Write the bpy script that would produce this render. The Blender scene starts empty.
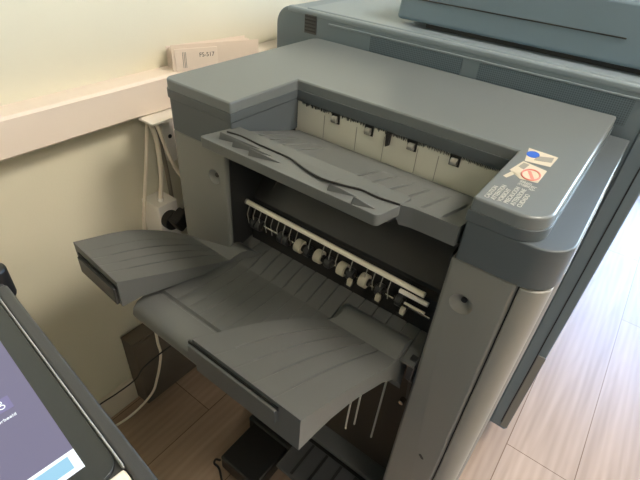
import bpy, bmesh, math, random
from mathutils import Vector, Matrix
random.seed(4)
SC = bpy.context.scene
COL = SC.collection
R = math.radians

# ------------------------------------------------------------------ materials
def new_mat(name):
    m = bpy.data.materials.new(name); m.use_nodes = True
    nt = m.node_tree
    return m, nt, nt.nodes['Principled BSDF']

def lin(h):
    c = [int(h[i:i+2], 16)/255 for i in (0, 2, 4)]
    return tuple(x/12.92 if x <= .04045 else ((x+.055)/1.055)**2.4 for x in c) + (1,)

def plastic(name, hexc, rough=.45, grain=900, bump=.06, var=.06, metal=0., spec=.5, coat=0.):
    m, nt, b = new_mat(name)
    tc = nt.nodes.new('ShaderNodeTexCoord')
    n1 = nt.nodes.new('ShaderNodeTexNoise'); n1.inputs['Scale'].default_value = grain; n1.inputs['Detail'].default_value = 2
    n2 = nt.nodes.new('ShaderNodeTexNoise'); n2.inputs['Scale'].default_value = 7; n2.inputs['Detail'].default_value = 4
    nt.links.new(tc.outputs['Object'], n1.inputs['Vector']); nt.links.new(tc.outputs['Object'], n2.inputs['Vector'])
    c = lin(hexc)
    mx = nt.nodes.new('ShaderNodeMix'); mx.data_type = 'RGBA'
    mx.inputs[6].default_value = tuple(v*(1-var) for v in c[:3]) + (1,)
    mx.inputs[7].default_value = tuple(min(1, v*(1+var)) for v in c[:3]) + (1,)
    nt.links.new(n2.outputs['Fac'], mx.inputs[0]); nt.links.new(mx.outputs[2], b.inputs['Base Color'])
    bp = nt.nodes.new('ShaderNodeBump'); bp.inputs['Strength'].default_value = bump; bp.inputs['Distance'].default_value = .001
    nt.links.new(n1.outputs['Fac'], bp.inputs['Height']); nt.links.new(bp.outputs['Normal'], b.inputs['Normal'])
    b.inputs['Roughness'].default_value = rough; b.inputs['Metallic'].default_value = metal
    b.inputs['Specular IOR Level'].default_value = spec; b.inputs['Coat Weight'].default_value = coat
    return m

def emit(name, hexc, s):
    m, nt, b = new_mat(name)
    b.inputs['Base Color'].default_value = (0, 0, 0, 1)
    b.inputs['Emission Color'].default_value = lin(hexc); b.inputs['Emission Strength'].default_value = s
    return m

M = {}
M['lid'] = plastic('grey_lid_plastic', '6b7275', .34)
M['body'] = plastic('dark_grey_plastic', '50585d', .42)
M['post'] = plastic('warm_grey_plastic', '7a7b78', .42)
M['side'] = plastic('light_grey_side_plastic', '8b8b86', .35)
M['dark'] = plastic('charcoal_plastic', '4c4e50', .5)
M['tray'] = plastic('tray_grey_plastic', '5d605f', .42)
M['upper_tray'] = plastic('upper_tray_grey_plastic', '5f6363', .42)
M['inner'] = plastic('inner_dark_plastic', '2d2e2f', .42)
M['bronze'] = plastic('brownish_dark_panel', '453d32', .6)
M['black'] = plastic('black_plastic', '161616', .4)
M['soft_black'] = plastic('black_rubber', '1c1b1a', .6)
M['cream'] = plastic('cream_plastic', 'cfd0c4', .5)
M['white'] = plastic('white_plastic', 'f2eee4', .4)
M['rod'] = plastic('ivory_rod_plastic', 'fbf4e0', .35)
M['roller'] = plastic('beige_rubber', 'b5b09e', .7, bump=.2)
M['steel'] = plastic('bright_steel', 'b5b2ab', .25, metal=1.)
M['copier'] = plastic('copier_grey_hazed', '6b7a84', .42)  # grey plastic, with blue glare haze mixed into the colour
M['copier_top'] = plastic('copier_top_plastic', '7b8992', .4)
M['feeder'] = plastic('feeder_grey_hazed', '6d8291', .38)  # blue cast of haze and sky light put into the feeder colour
M['cable'] = plastic('cream_cable', 'efe6d2', .5)
M['cable_shaded'] = plastic('shaded_cable', '8a8272', .5)  # cable tone darkened to grey, its shadow put into the colour
M['paper'] = plastic('off_white_card', 'e3d5c5', .75)
M['paper_w'] = plastic('white_paper', 'e9dccd', .7)
M['ink'] = plastic('dark_print_ink', '4a443e', .7)
M['decal'] = plastic('warning_sticker_white', 'c4bdac', .5)
M['decal_blue'] = plastic('sticker_blue', '2f62c4', .5)
M['decal_red'] = plastic('sticker_red', 'd4837a', .5)
M['decal_grey'] = plastic('sticker_grey', '8e8d86', .5)
M['decal_text'] = plastic('sticker_text_white', 'b9bab4', .5)
M['mottled'] = plastic('mottled_dark_card', '625a4f', .85, grain=120, bump=.5, var=.35)  # uneven brown-grey with coarse bump
M['lamp_frame'] = plastic('lamp_frame_white', 'dddddd', .5)
M['panel_grey'] = plastic('terminal_rail_grey', '3c3e40', .35)
M['panel_edge'] = plastic('terminal_edge_grey', '9a9b98', .3)
M['bezel'] = plastic('terminal_bezel_black', '2f3436', .22)
M['screen'] = emit('screen_lilac', '7d7994', .95)
M['screen_white'] = emit('screen_white', 'f4fbff', 1.2)
M['screen_cyan'] = emit('screen_cyan', '9fd3ee', 1.0)
M['screen_icon'] = emit('screen_icon_tile', '8c86b0', .9)

def wall_mat(name, hexc):
    m = plastic(name, hexc, .85, grain=260, bump=.12, var=.03, spec=.3)
    return m
M['wall'] = wall_mat('painted_wall', 'dad6c0')
M['wall_front'] = wall_mat('brown_grey_wall', 'a09a92')
M['ceiling'] = wall_mat('ceiling_white', 'e4e2dc')
M['duct'] = plastic('duct_white_plastic', 'e9dccd', .45)
M['skirting'] = plastic('skirting_cream', 'd8d0bf', .5)

def grille_mat():
    m, nt, b = new_mat('perforated_grey_plastic')
    tc = nt.nodes.new('ShaderNodeTexCoord'); vo = nt.nodes.new('ShaderNodeTexVoronoi')
    vo.inputs['Scale'].default_value = 260; vo.inputs['Randomness'].default_value = 0
    cr = nt.nodes.new('ShaderNodeValToRGB')
    cr.color_ramp.elements[0].position = .2; cr.color_ramp.elements[0].color = lin('323f48')
    cr.color_ramp.elements[1].position = .5; cr.color_ramp.elements[1].color = lin('5c6d79')
    nt.links.new(tc.outputs['Object'], vo.inputs['Vector']); nt.links.new(vo.outputs['Distance'], cr.inputs['Fac'])
    nt.links.new(cr.outputs['Color'], b.inputs['Base Color']); b.inputs['Roughness'].default_value = .5
    return m
M['grille'] = grille_mat()

def floor_mat():
    m, nt, b = new_mat('oak_laminate')
    N = nt.nodes.new; L = nt.links.new
    tc = N('ShaderNodeTexCoord'); mp = N('ShaderNodeMapping'); mp.inputs['Rotation'].default_value = (0, 0, R(90))
    L(tc.outputs['Object'], mp.inputs['Vector'])
    br = N('ShaderNodeTexBrick'); br.inputs['Scale'].default_value = 1
    br.inputs['Brick Width'].default_value = 1.3; br.inputs['Row Height'].default_value = .19
    br.inputs['Mortar Size'].default_value = .0012; br.offset = .37
    br.inputs['Color1'].default_value = lin('aa9582'); br.inputs['Color2'].default_value = lin('bba591'); br.inputs['Mortar'].default_value = lin('7c6753')
    L(mp.outputs[0], br.inputs['Vector'])
    mp2 = N('ShaderNodeMapping'); mp2.inputs['Scale'].default_value = (9, .8, 1)
    L(tc.outputs['Object'], mp2.inputs['Vector'])
    nz = N('ShaderNodeTexNoise'); nz.inputs['Scale'].default_value = 2.2; nz.inputs['Detail'].default_value = 6; nz.inputs['Distortion'].default_value = 1.4
    L(mp2.outputs[0], nz.inputs['Vector'])
    wv = N('ShaderNodeTexWave'); wv.inputs['Scale'].default_value = 1.6; wv.inputs['Distortion'].default_value = 7; wv.inputs['Detail'].default_value = 3; wv.inputs['Detail Scale'].default_value = .7
    L(mp2.outputs[0], wv.inputs['Vector'])
    ad = N('ShaderNodeMath'); ad.operation = 'MULTIPLY_ADD'; ad.inputs[1].default_value = .16
    L(wv.outputs['Fac'], ad.inputs[0]); L(nz.outputs['Fac'], ad.inputs[2])
    cr = N('ShaderNodeValToRGB'); cr.color_ramp.elements[0].position = .35; cr.color_ramp.elements[0].color = (.70, .66, .62, 1)
    cr.color_ramp.elements[1].position = .95; cr.color_ramp.elements[1].color = (1.08, 1.05, 1.03, 1)
    L(ad.outputs[0], cr.inputs['Fac'])
    mx = N('ShaderNodeMix'); mx.data_type = 'RGBA'; mx.blend_type = 'MULTIPLY'; mx.inputs[0].default_value = .75
    L(br.outputs['Color'], mx.inputs[6]); L(cr.outputs['Color'], mx.inputs[7]); L(mx.outputs[2], b.inputs['Base Color'])
    b.inputs['Roughness'].default_value = .26
    bp = N('ShaderNodeBump'); bp.inputs['Strength'].default_value = .05; L(nz.outputs['Fac'], bp.inputs['Height']); L(bp.outputs['Normal'], b.inputs['Normal'])
    return m
M['floor'] = floor_mat()

def glass_mat():
    m, nt, b = new_mat('window_glass')
    tr = nt.nodes.new('ShaderNodeBsdfTransparent'); gl = nt.nodes.new('ShaderNodeBsdfGlossy'); gl.inputs['Roughness'].default_value = 0
    tr.inputs[0].default_value = (.96, .98, 1, 1)
    fr = nt.nodes.new('ShaderNodeFresnel'); fr.inputs['IOR'].default_value = 1.45; mx = nt.nodes.new('ShaderNodeMixShader')
    nt.links.new(fr.outputs[0], mx.inputs[0]); nt.links.new(tr.outputs[0], mx.inputs[1]); nt.links.new(gl.outputs[0], mx.inputs[2])
    nt.links.new(mx.outputs[0], nt.nodes['Material Output'].inputs[0])
    return m
M['glass'] = glass_mat()

# ------------------------------------------------------------------ mesh helpers
def obj(name, bm, mat, parent=None, bevel=0., seg=2, smooth=True, origin=None):
    bmesh.ops.recalc_face_normals(bm, faces=bm.faces[:])
    me = bpy.data.meshes.new(name); bm.to_mesh(me); bm.free()
    me.materials.append(mat)
    o = bpy.data.objects.new(name, me); COL.objects.link(o)
    if smooth:
        for p in me.polygons: p.use_smooth = True
        me.set_sharp_from_angle(angle=R(32))
    if bevel:
        md = o.modifiers.new('bevel', 'BEVEL'); md.width = bevel; md.segments = seg; md.limit_method = 'ANGLE'; md.angle_limit = R(32)
        md.harden_normals = True
    if parent is not None: o.parent = parent; o.matrix_parent_inverse = Matrix.Translation(-parent_loc(parent))
    return o

def tag(o, label, cat, group=None):
    o['label'] = label; o['category'] = cat
    if group: o['group'] = group
    return o
def thing(name, label, cat, loc=(0, 0, 0), group=None):
    o = bpy.data.objects.new(name, None); COL.objects.link(o); o.location = loc; o.empty_display_size = .05
    return tag(o, label, cat, group)
def struct(name, bm, mat, bevel=0., parent=None):
    o = obj(name, bm, mat, parent, bevel, smooth=False); o['kind'] = 'structure'; return o

def B(): return bmesh.new()
def box(bm, x0, x1, y0, y1, z0, z1):
    v = [bm.verts.new((x, y, z)) for z in (z0, z1) for y in (y0, y1) for x in (x0, x1)]
    for f in ((0, 1, 3, 2), (4, 6, 7, 5), (0, 4, 5, 1), (2, 3, 7, 6), (0, 2, 6, 4), (1, 5, 7, 3)): bm.faces.new([v[i] for i in f])
    return bm
def rpoly(pts):
    """polygon with optional corner radii: (x, y[, r])"""
    out = []; n = len(pts)
    for i, p in enumerate(pts):
        if len(p) < 3: out.append((p[0], p[1])); continue
        c = Vector(p[:2]); a = Vector(pts[i-1][:2]) - c; b = Vector(pts[(i+1) % n][:2]) - c
        r = p[2]; ang = a.angle(b); d = r/math.tan(ang/2)
        pa = c + a.normalized()*d; pb = c + b.normalized()*d
        ce = c + (a.normalized()+b.normalized()).normalized()*(r/math.sin(ang/2))
        a0 = math.atan2(pa.y-ce.y, pa.x-ce.x); a1 = math.atan2(pb.y-ce.y, pb.x-ce.x)
        da = (a1-a0+math.pi) % (2*math.pi) - math.pi
        for k in range(9): t = a0+da*k/8; out.append((ce.x+r*math.cos(t), ce.y+r*math.sin(t)))
    return out
def prism(bm, poly, lo, hi, axis='z'):
    def P(a, b, h): return {'z': (a, b, h), 'x': (h, a, b), 'y': (a, h, b)}[axis]
    lo_v = [bm.verts.new(P(a, b, lo)) for a, b in poly]; hi_v = [bm.verts.new(P(a, b, hi)) for a, b in poly]
    n = len(poly)
    bm.faces.new(lo_v); bm.faces.new(hi_v)
    for i in range(n): bm.faces.new((lo_v[i], lo_v[(i+1) % n], hi_v[(i+1) % n], hi_v[i]))
    return bm
def tube(bm, pts, r, n=8, cap=True):
    """round bar through a list of points"""
    pts = [Vector(p) for p in pts]; rings = []
    for i, p in enumerate(pts):
        t = (pts[min(i+1, len(pts)-1)] - pts[max(i-1, 0)]).normalized()
        u = t.orthogonal().normalized() if i == 0 else (u - t*u.dot(t)).normalized()
        w = t.cross(u)
        rr = r[i] if isinstance(r, (list, tuple)) else r
        rings.append([bm.verts.new(p + (u*math.cos(2*math.pi*k/n) + w*math.sin(2*math.pi*k/n))*rr) for k in range(n)])
    for a, b in zip(rings, rings[1:]):
        for k in range(n): bm.faces.new((a[k], a[(k+1) % n], b[(k+1) % n], b[k]))
    if cap: bm.faces.new(rings[0]); bm.faces.new(rings[-1])
    return bm
def smooth_path(pts, n=6):
    """Catmull-Rom"""
    P = [Vector(p) for p in pts]; P = [2*P[0]-P[1]] + P + [2*P[-1]-P[-2]]; out = []
    for i in range(1, len(P)-2):
        for k in range(n):
            t = k/n; a, b, c, d = P[i-1:i+3]
            out.append(.5*((2*b) + (c-a)*t + (2*a-5*b+4*c-d)*t*t + (3*b-a-3*c+d)*t**3))
    return out + [P[-2]]
def interp(tab, y):
    tab = sorted(tab)
    if y <= tab[0][0]: return tab[0][1]
    for (a, va), (b, vb) in zip(tab, tab[1:]):
        if y <= b: return va + (vb-va)*(y-a)/(b-a)
    return tab[-1][1]
def text_mesh(name, s, size, mat, parent, frame, extrude=.0002, align='LEFT', label=None):
    """frame: 4x4 placing the text plane (x = reading direction, y = up, z = out)"""
    cu = bpy.data.curves.new(name, 'FONT'); cu.body = s; cu.size = size; cu.extrude = extrude; cu.align_x = align
    t = bpy.data.objects.new(name, cu); COL.objects.link(t)
    dg = bpy.context.evaluated_depsgraph_get(); me = bpy.data.meshes.new_from_object(t.evaluated_get(dg))
    bpy.data.objects.remove(t); bpy.data.curves.remove(cu)
    me.transform(frame); me.materials.clear(); me.materials.append(mat); me.name = name
    o = bpy.data.objects.new(name, me); COL.objects.link(o)
    o.parent = parent; o.matrix_parent_inverse = Matrix.Translation(-world_loc(parent))
    if label: o['label'] = label
    return o
def parent_loc(p):
    """world position of an unrotated parent: things are Empties at their base, part meshes sit at the origin"""
    return Vector(p.location) if p.type == 'EMPTY' else Vector((0, 0, 0))
world_loc = parent_loc
def frame(o, x, y):
    x = Vector(x).normalized(); y = Vector(y).normalized(); z = x.cross(y)
    return Matrix(((x.x, y.x, z.x, o[0]), (x.y, y.y, z.y, o[1]), (x.z, y.z, z.z, o[2]), (0, 0, 0, 1)))

# ------------------------------------------------------------------ room
XW = -.212
RX, RY0, RY1, RH = 4.2, -3.4, 3.3, 2.65
struct('floor', box(B(), XW-.1, RX+.1, RY0-.1, RY1+.1, -.1, 0), M['floor'])
struct('ceiling', box(B(), XW-.1, RX+.1, RY0-.1, RY1+.1, RH, RH+.1), M['ceiling'])
struct('wall_left', box(B(), XW-.1, XW, RY0-.1, RY1+.1, 0, RH), M['wall'])
struct('wall_right', box(B(), RX, RX+.1, RY0-.1, RY1+.1, 0, RH), M['wall'])
struct('wall_front', box(B(), XW, RX, RY0-.1, RY0, 0, RH), M['wall_front'])
WX0, WX1, WZ0, WZ1 = .75, 3.3, .35, 2.4
bm = B()
for a in ((XW, WX0, RY1, RY1+.1, 0, RH), (WX1, RX, RY1, RY1+.1, 0, RH), (WX0, WX1, RY1, RY1+.1, 0, WZ0), (WX0, WX1, RY1, RY1+.1, WZ1, RH)): box(bm, *a)
struct('wall_back', bm, M['wall'])
bm = B(); t = .05
for a in ((WX0, WX0+t, WZ0, WZ1), (WX1-t, WX1, WZ0, WZ1), ((WX0+WX1)/2-t/2, (WX0+WX1)/2+t/2, WZ0+t, WZ1-t), (WX0+t, WX1-t, WZ0, WZ0+t), (WX0+t, WX1-t, WZ1-t, WZ1)):
    box(bm, a[0], a[1], RY1+.02, RY1+.08, a[2], a[3])
wf = struct('window_1', bm, M['white'], .004)
struct('window_pane', box(B(), WX0+t, WX1-t, RY1+.045, RY1+.051, WZ0+t, WZ1-t), M['glass'], parent=wf)
# cable duct along the left wall, skirting board
bm = B(); prism(bm, [(XW, .865), (-.163, .865), (-.158, .870), (-.158, .933), (-.163, .938), (XW, .938)], RY0, RY1, 'y')
struct('trim_1', bm, M['duct'])
struct('baseboard_left', prism(B(), [(XW, 0), (XW+.013, 0), (XW+.013, .08), (XW+.009, .086), (XW, .086)], RY0, -.105, 'y'), M['skirting'])
# ceiling lamps, the second one added as fill
def lamp(x, y, sx, sy, s, hexc, label):
    t = thing('ceiling_lamp', label, 'lamp', (x, y, RH), 'ceiling lamps')
    bm = B()
    for a in ((-sx-.03, sx+.03, -sy-.03, -sy), (-sx-.03, sx+.03, sy, sy+.03), (-sx-.03, -sx, -sy, sy), (sx, sx+.03, -sy, sy)):
        box(bm, x+a[0], x+a[1], y+a[2], y+a[3], RH-.035, RH)
    obj('lamp_frame', bm, M['lamp_frame'], t, .003)
    obj('diffuser', box(B(), x-sx, x+sx, y-sy, y+sy, RH-.028, RH-.018), emit('lamp_diffuser', hexc, s), t)
lamp(1.6, .35, .3, .3, 54, 'fff2e2', 'square ceiling lamp above the right end of the copier')
lamp(2.5, -1.5, .3, .3, 30, 'fff2e2', 'added square fill lamp in the ceiling over the open floor, nearer the front wall')  # added fill lamp, lifts the front-facing sides of the machine

# ------------------------------------------------------------------ finisher
W, D, XA, YS, XB = .650, .434, .164, .167, .564
fin = thing('paper_finisher', 'grey floor-standing paper finisher with two exit trays beside the wall', 'office machine')
U = [(0, 0, .016), (XA, 0), (XA, YS), (XB, YS), (XB, 0), (W, 0, .034), (W, D, .006), (0, D, .02)]
obj('lid', prism(B(), rpoly(U), .9795, 1.0), M['lid'], fin, .0035, 3)
U2 = [(-.0016, -.0016, .0175), (XA+.0016, -.0016), (XA+.0016, YS-.0016), (XB-.0016, YS-.0016), (XB-.0016, -.0016), (W+.0016, -.0016, .0355), (W+.0016, D), (-.0016, D, .02)]
uh = obj('upper_housing', prism(B(), rpoly(U2), .9675, .9825), M['body'], fin, .0008)
U3 = [(.001, .001, .016), (XA-.0005, .001), (XA-.0005, YS+.0130), (XB+.0005, YS+.0130), (XB+.0005, .001), (.684, .001, .042), (.684, D), (.001, D, .02)]
obj('shoulder', prism(B(), rpoly(U3), .906, .967), M['body'], uh, .0025, 3)
# right side column: ledge with rounded nose, running to the floor
def side_poly(d): return rpoly([(.6486, .004, .002), (.682-d, .004, .030), (.682-d, D), (.6486, D)])
obj('side_panel', prism(B(), side_poly(0), .03, .9045), M['side'], fin, .006, 3)
obj('side_panel_trim', prism(B(), rpoly([(.682, .07), (.6862, .08), (.6862, D), (.682, D)]), .05, .90), M['post'], fin, .001)
# front columns
def column(x0, x1, ledge, foot):
    bm = B(); prism(bm, rpoly([(x0, .003, .006), (x1, .003, .006), (x1, .30), (x0, .30)]), foot, ledge)
    return obj('column', bm, M['post'], fin, .004, 3)
cl = column(.004, .142, .9055, .43)
cr = column(.559, .6465, .9045, .03)
obj('column_strip', box(B(), .6460, .6500, .0105, .03, .04, .903), M['black'], fin)
def hole_column(col, x, z, r):
    """cut a real dished hollow into the column with a boolean sphere"""
    bm = B(); bmesh.ops.create_uvsphere(bm, u_segments=32, v_segments=20, radius=r*1.12, matrix=Matrix.Translation((x, .003-r*.5, z)))
    me = bpy.data.meshes.new('cut'); bm.to_mesh(me); bm.free()
    c = bpy.data.objects.new('cut', me); COL.objects.link(c)
    md = col.modifiers.new('hollow', 'BOOLEAN'); md.object = c; md.operation = 'DIFFERENCE'; md.solver = 'EXACT'
    return c
cuts = [hole_column(cl, .109, .846, .0145), hole_column(cr, .590, .838, .0165)]
bpy.context.view_layer.update()
dg = bpy.context.evaluated_depsgraph_get()
for o in (cl, cr):
    me = bpy.data.meshes.new_from_object(o.evaluated_get(dg)); o.modifiers.clear(); o.data = me
    if 'custom_normal' in me.attributes: me.attributes.remove(me.attributes['custom_normal'])
    for p in me.polygons: p.use_smooth = p.center.y > .0042 and p.center.y < .03 and p.area < .00004
    me.set_sharp_from_angle(angle=R(24))
for c in cuts: bpy.data.objects.remove(c)
for x, z, y in ((.1125, .850, .0095), (.5915, .842, .0125)):
    obj('fixing_screw', tube(B(), [(x, y-.004, z), (x, y+.004, z)], .0045, 14), M['black'], fin, .0008)
bm = B(); prism(bm, rpoly([(.608, .466, .002), (.613, .468, .002), (.621, .459, .002), (.616, .457, .002)]), .0020, .0045, 'y')
obj('latch_slot', bm, M['inner'], fin)
# interior behind the exit
obj('rear_housing', box(B(), .006, .647, .25, D-.001, .03, .911), M['inner'], fin)
bm = B(); prof = [(.070, .700), (.068, .788), (.080, .805), (.105, .835), (.128, .862), (.140, .884), (.245, .884), (.245, .700)]
prism(bm, prof, .1425, .5585, 'x'); obj('exit_guide_panel', bm, M['inner'], fin)
obj('panel_seam', tube(B(), smooth_path([(.175, .0665, .78), (.175, .079, .80), (.180, .104, .8355), (.196, .127, .862)]), .0016, 6), M['black'], fin)
obj('inner_side_panel', box(B(), .1420, .1440, .010, .25, .60, .905), M['inner'], fin)
obj('inner_side_panel', box(B(), .5570, .5592, .010, .25, .60, .905), M['inner'], fin)
obj('lower_panel', box(B(), .1425, .5585, .13, .20, .09, .69), M['bronze'], fin)
# upper exit slot: cream guide plate, rollers, brush
obj('exit_plate', box(B(), XA-.004, XB+.004, .1705, .178, .895, .9645), M['cream'], fin)
for x in (.226, .296, .352, .415, .452):
    obj('plate_seam', box(B(), x-.0005, x+.0005, .1700, .1707, .905, .950), M['decal_grey'], fin)
obj('slot_roof', box(B(), XA-.003, XB+.003, .1672, .180, .9625, .9672), M['body'], fin)
bm = B()
for k in range(150):
    x = XA+.012+k*.0026; h = random.uniform(.003, .008)
    if x > XB-.004: break
    prism(bm, [(x-.0009, .9625), (x+.0009, .9625), (x+random.uniform(-.0008, .0008), .9625-h)], .1685, .1703, 'y')
br = obj('antistatic_brush', bm, M['inner'], fin); br['kind'] = 'stuff'
for x in (.251, .321, .404, .479):
    h = obj('roller_holder', box(B(), x-.0085, x+.0085, .1685, .171, .943, .963), M['black'], fin)
    obj('exit_roller', tube(B(), [(x-.0055, .1668, .951), (x+.0055, .1668, .951)], .0062, 16), M['decal_grey'], h, .0008)
obj('sensor_flag', prism(B(), [(.357, .962), (.366, .962), (.3645, .940), (.359, .937)], .162, .168, 'y'), M['black'], fin)

# upper tray: ribbed inner shelf falling towards the slot and an outer lip plate with a curved joint
def itz(y): return .9555 - (y if y > 0 else y*.6)*.30
curve = [(.170, -.014), (.196, -.008), (.241, -.012), (.296, -.013), (.337, -.027), (.372, -.034), (.403, -.026), (.425, -.017), (.454, -.018), (.482, -.012), (.500, -.006), (.562, -.004)]
cpath = [(v.x, v.y) for v in smooth_path([(a, b, 0) for a, b in curve], 3)]
xs = sorted(set([a for a, b in cpath]))
RIBS = [.193, .218, .245, .272, .388, .414, .443, .472, .503, .534]
def edge_y(x): return interp([(a, b) for a, b in cpath], x)
# grid with narrow creases
def crease_cols(x0, x1, ribs, w=.0026):
    c = [(x0, None), (x1, None)]
    for r in ribs:
        c += [(r-w, None), (r, r), (r+w, None)]
    k = x0
    while k < x1:
        if all(abs(k-r) > .004 for r in ribs): c.append((k, None))
        k += .012
    return sorted(c, key=lambda q: q[0])
def grid_solid(bm, cols, rows, top, bot):
    """closed solid between two height functions; cols index u, rows index v"""
    T = [[bm.verts.new(top(c, v)) for c in cols] for v in rows]; Bt = [[bm.verts.new(bot(c, v)) for c in cols] for v in rows]
    nu, nv = len(cols), len(rows)
    for j in range(nv-1):
        for i in range(nu-1):
            bm.faces.new((T[j][i], T[j][i+1], T[j+1][i+1], T[j+1][i])); bm.faces.new((Bt[j][i], Bt[j+1][i], Bt[j+1][i+1], Bt[j][i+1]))
    for j in range(nv-1):
        for i in (0, nu-1): bm.faces.new((T[j][i], T[j+1][i], Bt[j+1][i], Bt[j][i]))
    for i in range(nu-1):
        for j in (0, nv-1): bm.faces.new((T[j][i], T[j][i+1], Bt[j][i+1], Bt[j][i]))
    return bm
cols = crease_cols(.172, .560, RIBS); rows = [k/25 for k in range(26)]
def it_top(c, v):
    x, rib = c; y0 = edge_y(x); y = y0 + (.167-y0)*v; z = itz(y)
    if rib is not None:
        lo, hi = (.14, .70) if rib < .3 else (.04, .72)
        d = max(0, min(1, (v-lo)/.08, (hi-v)/.2)); z -= .0085*d
    return (x, y, z)
def it_bot(c, v):
    x, rib = c; y0 = edge_y(x); y = y0 + (.167-y0)*v
    th = .012 if x < .484 else .030
    return (x, y, itz(y)-th)
obj('upper_tray', grid_solid(B(), cols, rows, it_top, it_bot), M['upper_tray'], fin)
# lip plate
bm = B()
lip = rpoly([(.156, -.060, .006), (.476, -.060, .008), (.482, -.016, .002), (.482, .02), (.160, .02)])
lv = []
def lipz(y): return .9615 - (y+.06)*.09
lo = [bm.verts.new((x, y, lipz(y)-.0165)) for x, y in lip]; hi = [bm.verts.new((x, y, lipz(y))) for x, y in lip]
bm.faces.new(lo); bm.faces.new(hi)
for i in range(len(lip)): bm.faces.new((lo[i], lo[(i+1) % len(lip)], hi[(i+1) % len(lip)], hi[i]))
# raised wedges moulded into the lip
for (x, y, l) in ((.180, -.036, .075), (.213, -.041, .070), (.251, -.046, .056), (.392, -.045, .045), (.434, -.052, .036)):
    d = Vector((.93, .22, 0)).normalized(); n = Vector((-d.y, d.x, 0)); z0 = lipz(y)-.002
    a = Vector((x, y-.002, z0)); b = a + d*l
    V = [bm.verts.new(p) for p in (a - n*.007, a + n*.007, a - n*.0055 + Vector((0, 0, .015)) + d*.003, b, b+n*.002)]
    for f in ((0, 1, 2), (0, 2, 3), (1, 4, 2), (2, 4, 3), (0, 3, 4, 1)): bm.faces.new([V[i] for i in f])
obj('upper_tray_lip', bm, M['upper_tray'], fin, .0012)
bm = B(); P = [Vector((a, b-.0012, .9562 - b*.3*.6 + .0002)) for a, b in cpath if a < .483]
tube(bm, P, .0015, 6); obj('tray_joint_gap', bm, M['black'], fin)
# dark apron under the upper tray
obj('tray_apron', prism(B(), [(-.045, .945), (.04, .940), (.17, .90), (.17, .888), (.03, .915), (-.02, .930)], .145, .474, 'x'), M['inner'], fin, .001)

# roller bar over the lower exit
obj('guide_rod', tube(B(), [(.146, .048, .788), (.527, .048, .781)], .0048, 14), M['rod'], fin, .001)
obj('rod_end', tube(B(), [(.1425, .048, .7881), (.147, .048, .788)], .0056, 12), M['decal_grey'], fin)
obj('roller_bracket', prism(B(), [(.056, .69), (.056, .772), (.072, .782), (.072, .69)], .150, .552, 'x'), M['soft_black'], fin)
obj('roller_shaft', tube(B(), [(.146, .046, .754), (.545, .046, .744)], .0026, 10), M['steel'], fin)
obj('lower_shaft', tube(B(), [(.486, .045, .769), (.537, .045, .769)], .0040, 10), M['white'], fin)
obj('thin_bar', tube(B(), [(.484, .042, .752), (.536, .042, .752)], .0022, 8), M['rod'], fin)
for k in range(52):
    x = .152 + k*.0075
    if any(abs(x-q) < .008 for q in (.283, .323, .372, .414)): continue
    obj('wire_finger', tube(B(), [(x, .0485, .783-(x-.146)*.018), (x+.001, .040, .768-(x-.146)*.018), (x+.002, .043, .744-(x-.146)*.01)], .0009, 5), M['decal_grey'], fin) if k % 2 == 0 and x < .47 else None
def roller(x, z, r, w, mat, name):
    o = obj(name, tube(B(), [(x-w/2, .045, z), (x+w/2, .045, z)], r, 22), mat, fin, .0015)
    for s in (-1, 1):
        obj('hub', tube(B(), [(x+s*w/2, .045, z), (x+s*(w/2+.004), .045, z)], r*.55, 14), M['black'], o)
for x in (.280, .325, .376, .421): roller(x, .7515, .0125, .015, M['roller'], 'feed_roller')
for x in (.168, .181, .237, .250, .300, .347, .394, .452, .490): roller(x, .7500, .0110, .011, M['inner'], 'drive_roller')
for x in (.403, .459, .505):
    obj('guide_nub', prism(B(), rpoly([(.023, .742, .002), (.023, .756, .003), (.031, .756, .003), (.031, .742, .002)]), x-.0035, x+.0035, 'x'), M['roller'], fin)
    obj('nub_holder', prism(B(), [(.027, .734), (.025, .744), (.031, .745), (.046, .750), (.046, .742)], x-.009, x+.003, 'x'), M['black'], fin, .001)
# clip and screw by the right column
obj('metal_clip', tube(B(), [(.542, .012, .676), (.557, .004, .670)], .0022, 6), M['steel'], fin)
obj('fixing_screw', tube(B(), [(.520, .116, .405), (.520, .132, .405)], .006, 12), M['steel'], fin, .001)

# lower tray base (ribbed floor between the two wings, rolled front edge)
RB = [.172, .200, .228, .256, .284, .312, .340, .368, .396, .424, .452, .480, .508, .534]
def sheet(prof, x0, x1, ribs, depth, thick, name):
    cols = crease_cols(x0, x1, [r for r in ribs if x0+.004 < r < x1-.004], .0015)
    def top(c, j): return (c[0], prof[j][0], prof[j][1] - (depth if c[1] is not None and 0 < j < len(prof)-1 and prof[j][0] > -.13 else 0))
    def bot(c, j):
        y, z = prof[j]; y2, z2 = prof[min(j+1, len(prof)-1)]; y1, z1 = prof[max(j-1, 0)]
        t = Vector((y2-y1, z2-z1)).normalized(); n = Vector((-t.y, t.x))*thick
        return (c[0], y+n.x, z+n.y)
    return obj(name, grid_solid(B(), cols, list(range(len(prof))), top, bot), M['tray'], fin)
sheet([(.074, .703), (.060, .702), (.040, .698), (.02, .693), (.004, .688), (-.008, .684)], .1445, .5565, RB, .0030, .006, 'lower_tray')
sheet([(.0, .685), (-.012, .6835), (-.05, .683), (-.10, .687), (-.155, .695), (-.1585, .690), (-.1615, .690), (-.165, .696), (-.190, .6985), (-.202, .695), (-.211, .686), (-.214, .674), (-.210, .660), (-.20, .652)],
      0.126, .430, RB, .0014, .006, 'tray_centre')
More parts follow.
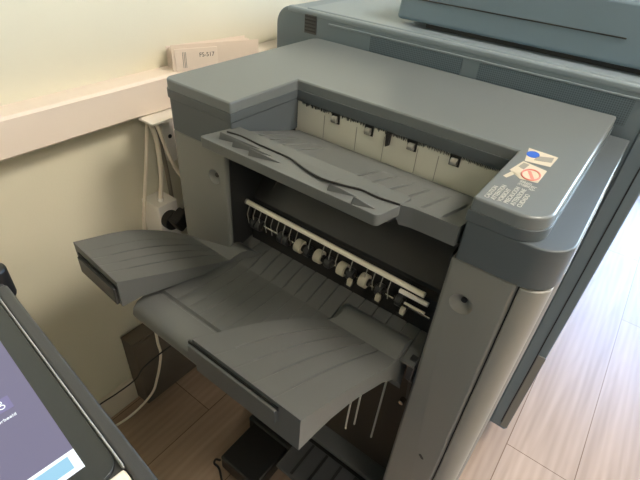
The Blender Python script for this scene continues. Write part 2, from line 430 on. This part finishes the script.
def wing(XL, XR, ribs, thick, tilt=0., name='tray_wing'):
    zt = [(-.236, .774), (-.20, .7585), (-.17, .746), (-.13, .729), (-.10, .717), (-.07, .7045), (-.045, .695), (-.028, .690), (-.018, .6895), (-.010, .696), (-.002, .7045), (.006, .708), (.016, .7075), (.026, .702), (.034, .690)]
    rows = [a for a, b in zt]; cols = crease_cols(0, 1, ribs, .014)
    zi = dict(zt)
    def lift(c, y): return tilt*(1-c)*max(0, min(1, (.0-y)/.12))
    def X(c, y): a, b = interp(XL, y), interp(XR, y); return a + (b-a)*c
    def top(c, y):
        z = zi[y] + lift(c[0], y)
        if c[1] is not None and -.205 <= y <= -.02:
            z -= .007*max(0, min(1, (y+.206)/.03, (-.018-y)/.01))
        return (X(c[0], y), y, z)
    def bot(c, y): return (X(c[0], y), y, zi[y]+lift(c[0], y)-interp(thick, y))
    return obj(name, grid_solid(B(), cols, rows, top, bot), M['tray'], fin, .0012)
wl = wing([(-.236, .036), (-.15, .014), (-.05, .010), (-.018, .04), (-.002, .1435), (.034, .1435)],
          [(-.236, .145), (-.10, .147), (-.03, .152), (-.01, .163), (.034, .204)], [.26, .43, .60, .77],
          [(-.236, .052), (-.2, .040), (-.15, .034), (-.05, .018), (.034, .016)], .022)
wr = wing([(-.236, .318), (-.18, .325), (-.12, .336), (-.05, .362), (-.018, .396), (-.006, .412), (.034, .412)],
          [(-.236, .508), (-.15, .513), (-.08, .522), (-.02, .530), (.034, .533)], [.22, .40, .58, .76],
          [(-.236, .068), (-.19, .052), (-.14, .041), (-.10, .037), (-.045, .037), (-.018, .05), (-.01, .065), (0, .09), (.034, .13)])
def flap(x0, x1, z0, z1, parent, dz, mat):
    bm = B(); prism(bm, [(x0, z0+dz), (x1, z0), (x1, z1), (x0, z1+dz)], -.2415, -.235, 'y')
    o = obj('end_flap', bm, mat, parent, .0012)
    obj('flap_gap', prism(B(), [(x0-.002, z1+dz-.002), (x1+.002, z1-.002), (x1+.002, z1+.005), (x0-.002, z1+dz+.005)], -.2375, -.2350, 'y'), M['black'], o)
flap(.046, .140, .726, .758, wl, .016, M['inner'])
flap(.312, .472, .735, .762, wr, .0, M['tray'])
# side plate dropping at the right of the tray
obj('tray_hanger', prism(B(), rpoly([(.0, .69), (.055, .69), (.064, .60, .01), (.058, .52, .006), (.045, .53, .004), (.028, .60, .03), (.0, .64)]), .545, .5560, 'x'), M['inner'], fin, .001)
# hanging wires of the paper stopper
for pts in (((.412, .105, .55), (.412, .102, .40), (.410, .100, .23), (.414, .094, .219)), ((.432, .105, .55), (.432, .102, .40), (.431, .100, .25)),
            ((.482, .105, .56), (.482, .102, .45), (.480, .100, .246)), ((.402, .105, .55), (.402, .103, .34))):
    obj('hanging_wire', tube(B(), smooth_path(pts, 5), .0024, 7), M['cream'], fin)
# base of the finisher under the trays
base = obj('base', box(B(), .150, .645, .02, .43, .025, .09), M['black'], fin, .004)
obj('base_foot', box(B(), .168, .292, -.105, .05, .03, .084), M['black'], base, .006)
obj('base_rail', box(B(), .1425, .5585, .082, .131, .085, .105), M['tray'], base, .003)
obj('base_plate', box(B(), .300, .556, -.035, .070, .085, .098), M['dark'], base, .003)
for x in (.345, .39, .435, .48, .525):
    obj('plate_rib', box(B(), x-.004, x+.004, -.030, .066, .0975, .1015), M['inner'], base, .001)
for x, y in ((.21, .06), (.61, .06), (.21, .40), (.61, .40)):
    obj('caster', tube(B(), [(x-.012, y, .0225), (x+.012, y, .0225)], .0225, 20), M['black'], fin, .003)
# warning label on the lid
zl = 1.0001
def decal(name, poly, mat, parent, h=.00025, z=zl): return obj(name, prism(B(), poly, z, z+h), mat, parent)
lab = decal('warning_sticker', [(.573, .186), (.614, .184), (.613, .146), (.581, .139)], M['decal'], fin)
ell = [(.582+.0085*math.cos(2*math.pi*k/24), .1795+.0115*math.sin(2*math.pi*k/24)-.012*0) for k in range(24)]
decal('blue_mark', [(x+.002, y-.012) for x, y in ell], M['decal_blue'], lab, z=zl+.0003)
decal('picture', [(.590, .166), (.610, .178), (.611, .160), (.590, .150)], M['decal_grey'], lab, z=zl+.0003)
lab2 = decal('warning_sticker', [(.580, .137), (.613, .130), (.613, .088), (.592, .083), (.574, .098)], M['decal'], fin)
ring = [(.600+.011*math.cos(2*math.pi*k/20), .103+.016*math.sin(2*math.pi*k/20)) for k in range(20)]
bm = B(); tube(bm, [(x, y, zl+.0006) for x, y in ring] + [(ring[0][0], ring[0][1], zl+.0006)], .0012, 6); obj('red_ring', bm, M['decal_red'], lab2)
decal('red_bar', [(.593, .112), (.597, .114), (.607, .094), (.603, .092)], M['decal_red'], lab2, z=zl+.0003)
decal('picture', [(.582, .132), (.590, .131), (.588, .112), (.580, .116)], M['decal_grey'], lab2, z=zl+.0003)
lab3 = decal('sticker_arrow', [(.578, .098), (.584, .094), (.578, .074), (.573, .076)], M['decal'], fin)
for i, s in enumerate(('CAUTION', 'ATTENTION', 'VORSICHT', 'PRECAUCION', 'ATTENZIONE', 'CUIDADO')):
    x = .5785 + i*.0073
    text_mesh('warning_lettering', s, .0078, M['decal_text'], fin, frame((x, .008+i*.0012, zl), (0, 1, 0), (-1, 0, 0)), .0003)
for i, s in enumerate(('注意', '警告', '주의')):
    text_mesh('warning_lettering', s, .0078, M['decal_text'], fin, frame((.6005+i*.0073, .066+(i == 2)*-.004, zl), (0, 1, 0), (-1, 0, 0)), .0003)

# ------------------------------------------------------------------ copier behind the finisher
cop = thing('copier', 'large grey copier, haze-tinted blue, with a document feeder standing behind the grey paper finisher', 'copier', (.3, .8, 0))
CY, CX0, CX1, CT = .440, -.128, .735, 1.052
bm = B(); prism(bm, rpoly([(CX0, .10), (CX1, .10), (CX1, CT, .012), (CX0, CT, .045)]), CY, 1.12, 'y')
obj('body', bm, M['copier'], cop, .005, 3)
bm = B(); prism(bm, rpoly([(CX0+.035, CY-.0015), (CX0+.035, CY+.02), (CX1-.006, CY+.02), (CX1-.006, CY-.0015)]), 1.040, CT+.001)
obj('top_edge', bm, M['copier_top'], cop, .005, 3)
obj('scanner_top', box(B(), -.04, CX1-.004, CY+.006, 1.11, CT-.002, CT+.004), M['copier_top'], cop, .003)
g = obj('vent', box(B(), -.038, -.004, CY-.002, CY+.001, 1.003, 1.043), M['dark'], cop)
for k in range(5):
    z = 1.008 + k*.0075
    obj('slat', box(B(), -.036, -.006, CY-.004, CY-.0018, z, z+.0035), M['inner'], g)
obj('grille', box(B(), .145, .358, CY-.002, CY+.001, .985, 1.030), M['grille'], cop)
obj('grille', box(B(), .393, .665, CY-.002, CY+.001, .985, 1.030), M['grille'], cop)
obj('upper_edge_step', box(B(), .03, .70, CY-.003, CY+.001, 1.031, 1.0345), M['copier_top'], cop, .001)
bm = B(); prism(bm, rpoly([(CX1-.045, .115), (CX1+.002, .115, .006), (CX1+.002, 1.0, .01), (CX1-.045, 1.0)]), CY-.003, CY+.5, 'y')
obj('front_door', bm, M['copier'], cop, .003)
obj('door_gap', box(B(), CX1-.019, CX1-.0165, CY-.0036, CY-.002, .13, .96), M['black'], cop)
obj('door_edge', box(B(), CX1-.016, CX1+.0025, CY-.0055, CY-.002, .118, .42), M['post'], cop, .001)
for x in (-.06, .66):
    for y in (.52, 1.05): obj('caster', tube(B(), [(x-.015, y, .05), (x+.015, y, .05)], .05, 20), M['black'], cop, .004)
# document feeder
fb = B(); prism(fb, rpoly([(.176, 1.066, .008), (.738, 1.066, .008), (.738, 1.165, .012), (.185, 1.165, .012)]), .482, 1.08, 'y')
fe = obj('document_feeder', fb, M['feeder'], cop, .008, 3)
obj('feeder_seam', box(B(), .215, .610, .4802, .4826, 1.1085, 1.1105), M['inner'], fe)
obj('feeder_hinge', box(B(), .24, .70, .50, 1.07, 1.055, 1.0675), M['inner'], fe)
obj('feeder_tray', prism(B(), rpoly([(.21, 1.165), (.72, 1.165), (.72, 1.20, .01), (.24, 1.20, .01)]), .56, .95, 'y'), M['feeder'], fe, .006, 3)

# ------------------------------------------------------------------ card sleeve with manuals on the duct
bx = thing('manual_sleeve', 'off-white card sleeve of papers printed FS-517, standing on the wall duct behind the finisher', 'carton', (-.18, .26, .938))
BZ = .9385
def card(pts, h, th=.0016):
    """upright folded card through plan points"""
    n = Vector((1, -.44, 0)).normalized()*th
    poly = [p for p in pts] + [(p[0]+n.x, p[1]+n.y) for p in reversed(pts)]
    return prism(B(), poly, BZ, BZ+h)
obj('back_card', card([(-.206, .20), (-.205, .36)], .034), M['paper'], bx)
obj('front_card', card([(-.170, .150), (-.128, .246), (-.090, .334)], .0545), M['paper'], bx)
obj('front_sheet', prism(B(), [(-.1655, .155), (-.1635, .154), (-.126, .240), (-.128, .242)], BZ, BZ+.046), M['paper_w'], bx)
for k in range(5):
    q = .006*k
    obj('paper_sheet', prism(B(), [(-.180-q*.8, .160), (-.179-q*.8, .160), (-.108-q*2.2, .338+q), (-.109-q*2.2, .338+q)], BZ, BZ+.045-.002*(k % 2)), M['paper_w'], bx)
fd = Vector((.0375, .086, 0)).normalized()
p0 = Vector((-.1632, .1548, 0))
def on_card(d, z): return (p0.x+fd.x*d+.0004, p0.y+fd.y*d-.0002, z)
text_mesh('printed_lettering', 'FS-517', .0125, M['ink'], bx, frame(on_card(.052, .966), fd, (0, 0, 1)), .0002)
for d in (.016, .0195, .0225): 
    a = Vector(on_card(d, .945)); bm = B(); tube(bm, [a, a+Vector((0, 0, .033))], .0006, 5); obj('printed_bar', bm, M['decal_grey'], bx)

# ------------------------------------------------------------------ sockets, plug and cables between wall and finisher
so = thing('power_socket', 'white power socket block on the wall left of the finisher', 'socket', (-.2, .06, .6))
obj('housing', prism(B(), rpoly([(-.2115, .041, .002), (-.148, .041, .004), (-.148, .098, .004), (-.2115, .098, .002)]), .520, .645), M['white'], so, .003)
obj('cable_gland', tube(B(), [(-.168, .066, .644), (-.168, .066, .654)], .007, 12), M['white'], so, .001)
wp = thing('wall_socket', 'white wall plate with a dark hole behind the hanging cables', 'socket', (-.21, .17, .78))
obj('plate', prism(B(), rpoly([(.118, .715, .02), (.20, .715, .02), (.20, .842, .004), (.118, .842, .004)]), -.2118, -.196, 'x'), M['white'], wp, .002)
obj('hole', tube(B(), [(-.197, .1365, .783), (-.1945, .1365, .783)], .005, 12), M['black'], wp)
pl = thing('power_plug', 'black round power plug pushed into the white socket block', 'plug', (-.147, .085, .59))
bm = B(); tube(bm, [(-.1478, .066, .603), (-.126, .066, .603)], .024, 20); obj('plug_face', bm, M['soft_black'], pl, .003)
bm = B(); bmesh.ops.create_cube(bm, size=1, matrix=Matrix.Translation((-.114, .076, .610)) @ Matrix.Rotation(R(28), 4, 'X') @ Matrix.Diagonal((.030, .044, .040, 1))); obj('plug_body', bm, M['soft_black'], pl, .005)
obj('plug_cord', tube(B(), smooth_path([(-.112, .082, .622), (-.106, .085, .640), (-.104, .098, .646), (-.102, .120, .632), (-.10, .15, .60)]), .0035, 8), M['soft_black'], pl)
def cable(name, pts, r, mat, label, group=None):
    o = obj(name, tube(B(), smooth_path(pts, 8), r, 10), mat); tag(o, label, 'cable', group); return o
cable('power_cable', [(-.182, .078, .857), (-.18, .071, .836), (-.18, .048, .733), (-.18, .016, .593), (-.18, .0, .45), (-.18, .0, .276)], .0042, M['cable'], 'straight cream cable hanging nearest the open wall, left of the socket block')
cable('power_cable', [(-.160, .064, .858), (-.160, .075, .80), (-.162, .074, .72), (-.168, .066, .654)], .0055, M['cable'], 'thick cream cable running down into the top of the white socket block')
cable('power_cable', [(-.150, .070, .860), (-.141, .072, .835), (-.128, .092, .74), (-.104, .130, .66), (-.085, .165, .60)], .0042, M['cable'], 'cream cable slanting right towards the finisher side, above the black plug')
cable('power_cable', [(-.178, .085, .858), (-.180, .092, .82), (-.184, .105, .72), (-.188, .112, .60), (-.185, .115, .40)], .0050, M['cable_shaded'], 'cable coloured grey for its shade, hanging behind the cream cables')
struct('trim_2', box(B(), -.170, -.122, .046, .150, .857, .8625), M['white'], .001)
cable('network_cable', [(-.03, -.04, .52), (-.05, -.078, .426), (-.07, -.075, .33), (-.09, -.064, .246), (-.118, -.075, .13), (-.138, -.096, .054), (-.158, -.165, .006), (-.175, -.26, .0055), (-.20, -.40, .0055)], .0036, M['cable'], 'cream cable drooping from under the tray down to the floor')
cable('thin_cable', [(-.190, -.26, .098), (-.1935, -.21, .0935), (-.19, -.165, .092), (-.14, -.125, .16), (-.10, -.105, .237), (-.03, -.025, .334)], .0021, M['soft_black'], 'thin black cable passing over the skirting board under the left tray wing')
cable('black_cord', [(.172, -.109, .075), (.158, -.112, .066), (.150, -.112, .035), (.158, -.105, .0045), (.21, -.13, .0042), (.30, -.12, .0042)], .0030, M['soft_black'], 'short black cord curling down from the finisher base to the floor')
dbx = thing('floor_box', 'mottled dark box on the floor against the wall, under the left tray wing', 'box', (-.15, .02, 0))
bm = prism(B(), rpoly([(-.208, -.104, .004), (-.152, -.102, .004), (-.148, .16, .004), (-.208, .16, .004)]), .001, .262); obj('body', bm, M['mottled'], dbx, .006, 3)
obj('top_flap', prism(B(), [(-.206, -.105), (-.158, -.104), (-.155, .10), (-.206, .10)], .2605, .2665), M['mottled'], dbx, .002)

# ------------------------------------------------------------------ touch-screen terminal in the foreground
te = thing('touch_screen_terminal', 'dark touch-screen control panel in the near left corner of the photo', 'control panel', (.55, -.7, 0))
A = Vector((-.9954, .0958, 0)); Bv = Vector((-.0958, -.9954, 0)); O = Vector((.522, -.417, 0))
def loc2(poly): return [((O+A*a+Bv*b).x, (O+A*a+Bv*b).y) for a, b in poly]
def rp(*p): return loc2(rpoly(list(p)))
ZP = .950
hs = obj('housing', prism(B(), rp((-.03, .001), (.34, .001), (.34, .27), (-.03, .27)), ZP-.034, ZP-.004), M['panel_grey'], te, .003)
obj('side_rail', prism(B(), rp((-.05, 0, .003), (.262, 0, .003), (.262, .0108, .003), (-.05, .0108, .003)), ZP-.03, ZP+.001), M['panel_grey'], te, .0025, 3)
obj('rail_edge', prism(B(), rp((.024, .0108), (.33, .0108), (.33, .0124), (.024, .0124)), ZP-.01, ZP+.0012), M['panel_edge'], te, .0008)
obj('corner_cap', prism(B(), rp((-.05, .0118), (.0230, .0118), (.0255, .25), (-.05, .25)), ZP-.02, ZP-.001), M['white'], te, .002)
bz = obj('bezel', prism(B(), rp((.0245, .0130, .012), (.33, .0130, .004), (.33, .26, .004), (.0245, .26, .012)), ZP-.012, ZP), M['bezel'], te, .001)
scr = obj('screen', prism(B(), rp((.0415, .0292), (.31, .0292), (.31, .24), (.0415, .24)), ZP-.001, ZP+.0003), M['screen'], te)
obj('button_border', prism(B(), rp((.0415, .0292), (.0590, .0292), (.0590, .12), (.0415, .12)), ZP, ZP+.0005), M['screen_white'], scr)
obj('button', prism(B(), rp((.0452, .0345), (.0560, .0345), (.0560, .114), (.0452, .114)), ZP+.0002, ZP+.0007), M['screen_cyan'], scr)
obj('icon_tile', prism(B(), rp((.121, .0445), (.134, .0445), (.134, .07), (.121, .07)), ZP, ZP+.0005), M['screen_icon'], scr)
def scr_frame(a, b): p = O+A*a+Bv*b; return frame((p.x, p.y, ZP+.0005), -Bv, A)
text_mesh('screen_lettering', 'Voorbeeld', .0040, M['screen_white'], scr, scr_frame(.1125, .0455), .0001, 'RIGHT')
bm = B()
for a, b, r in ((.1300, .0565, .0021), (.1300, .0515, .0016), (.1255, .0565, .0026), (.1255, .0510, .0019)):
    p = O+A*a+Bv*b; ring = [p+Vector((math.cos(t*.5236)*r, math.sin(t*.5236)*r, ZP+.0008)) for t in range(13)]
    tube(bm, ring, .0004, 5, False)
obj('icon', bm, M['screen_white'], scr)
p = O+A*.284+Bv*.004
obj('hinge_knob', tube(B(), [(p.x, p.y, ZP-.03), (p.x, p.y, ZP+.008)], .0125, 28), M['black'], te, .004, 3)
obj('neck', box(B(), .36, .50, -.62, -.50, .90, .93), M['panel_grey'], te, .003)
cab = obj('cabinet', box(B(), .22, .98, -1.02, -.47, .06, .902), M['dark'], te, .012, 3)
obj('plinth', box(B(), .25, .95, -.99, -.50, .0, .065), M['black'], te, .004)

# ------------------------------------------------------------------ camera, sky, view
cam = bpy.data.cameras.new('camera'); co = bpy.data.objects.new('camera', cam); COL.objects.link(co)
F, YAW, PIT, ROL = 457.4735, -.5957, .6469, .0836
fw = Vector((math.sin(YAW)*math.cos(PIT), math.cos(YAW)*math.cos(PIT), -math.sin(PIT)))
r = fw.cross(Vector((0, 0, 1))).normalized(); u = r.cross(fw)
r2 = r*math.cos(ROL)+u*math.sin(ROL); u2 = -r*math.sin(ROL)+u*math.cos(ROL)
co.matrix_world = Matrix(((r2.x, u2.x, -fw.x, .6807), (r2.y, u2.y, -fw.y, -.4821), (r2.z, u2.z, -fw.z, 1.2687), (0, 0, 0, 1)))
cam.sensor_width = 36; cam.lens = F/640*36; cam.clip_start = .02
SC.camera = co
w = bpy.data.worlds.new('sky'); SC.world = w; w.use_nodes = True
nt = w.node_tree; sky = nt.nodes.new('ShaderNodeTexSky'); sky.sky_type = 'NISHITA'
sky.sun_elevation = R(38); sky.sun_rotation = R(200); sky.sun_disc = False
nt.links.new(sky.outputs[0], nt.nodes['Background'].inputs[0]); nt.nodes['Background'].inputs[1].default_value = 5.4
# portal in the window opening: guides the sky's own light into the room, adds none
la = bpy.data.lights.new('window_portal', 'AREA'); la.shape = 'RECTANGLE'; la.size = WX1-WX0; la.size_y = WZ1-WZ0; la.cycles.is_portal = True
lo_ = bpy.data.objects.new('window_portal', la); COL.objects.link(lo_); lo_.location = ((WX0+WX1)/2, RY1+.09, (WZ0+WZ1)/2); lo_.rotation_euler = (R(-90), 0, 0)
SC.view_settings.view_transform = 'Standard'; SC.view_settings.look = 'None'; SC.view_settings.gamma = 1; SC.view_settings.use_curve_mapping = False
SC.view_settings.exposure = 0.1
SC.cycles.use_denoising = True
SC.cycles.max_bounces = 8
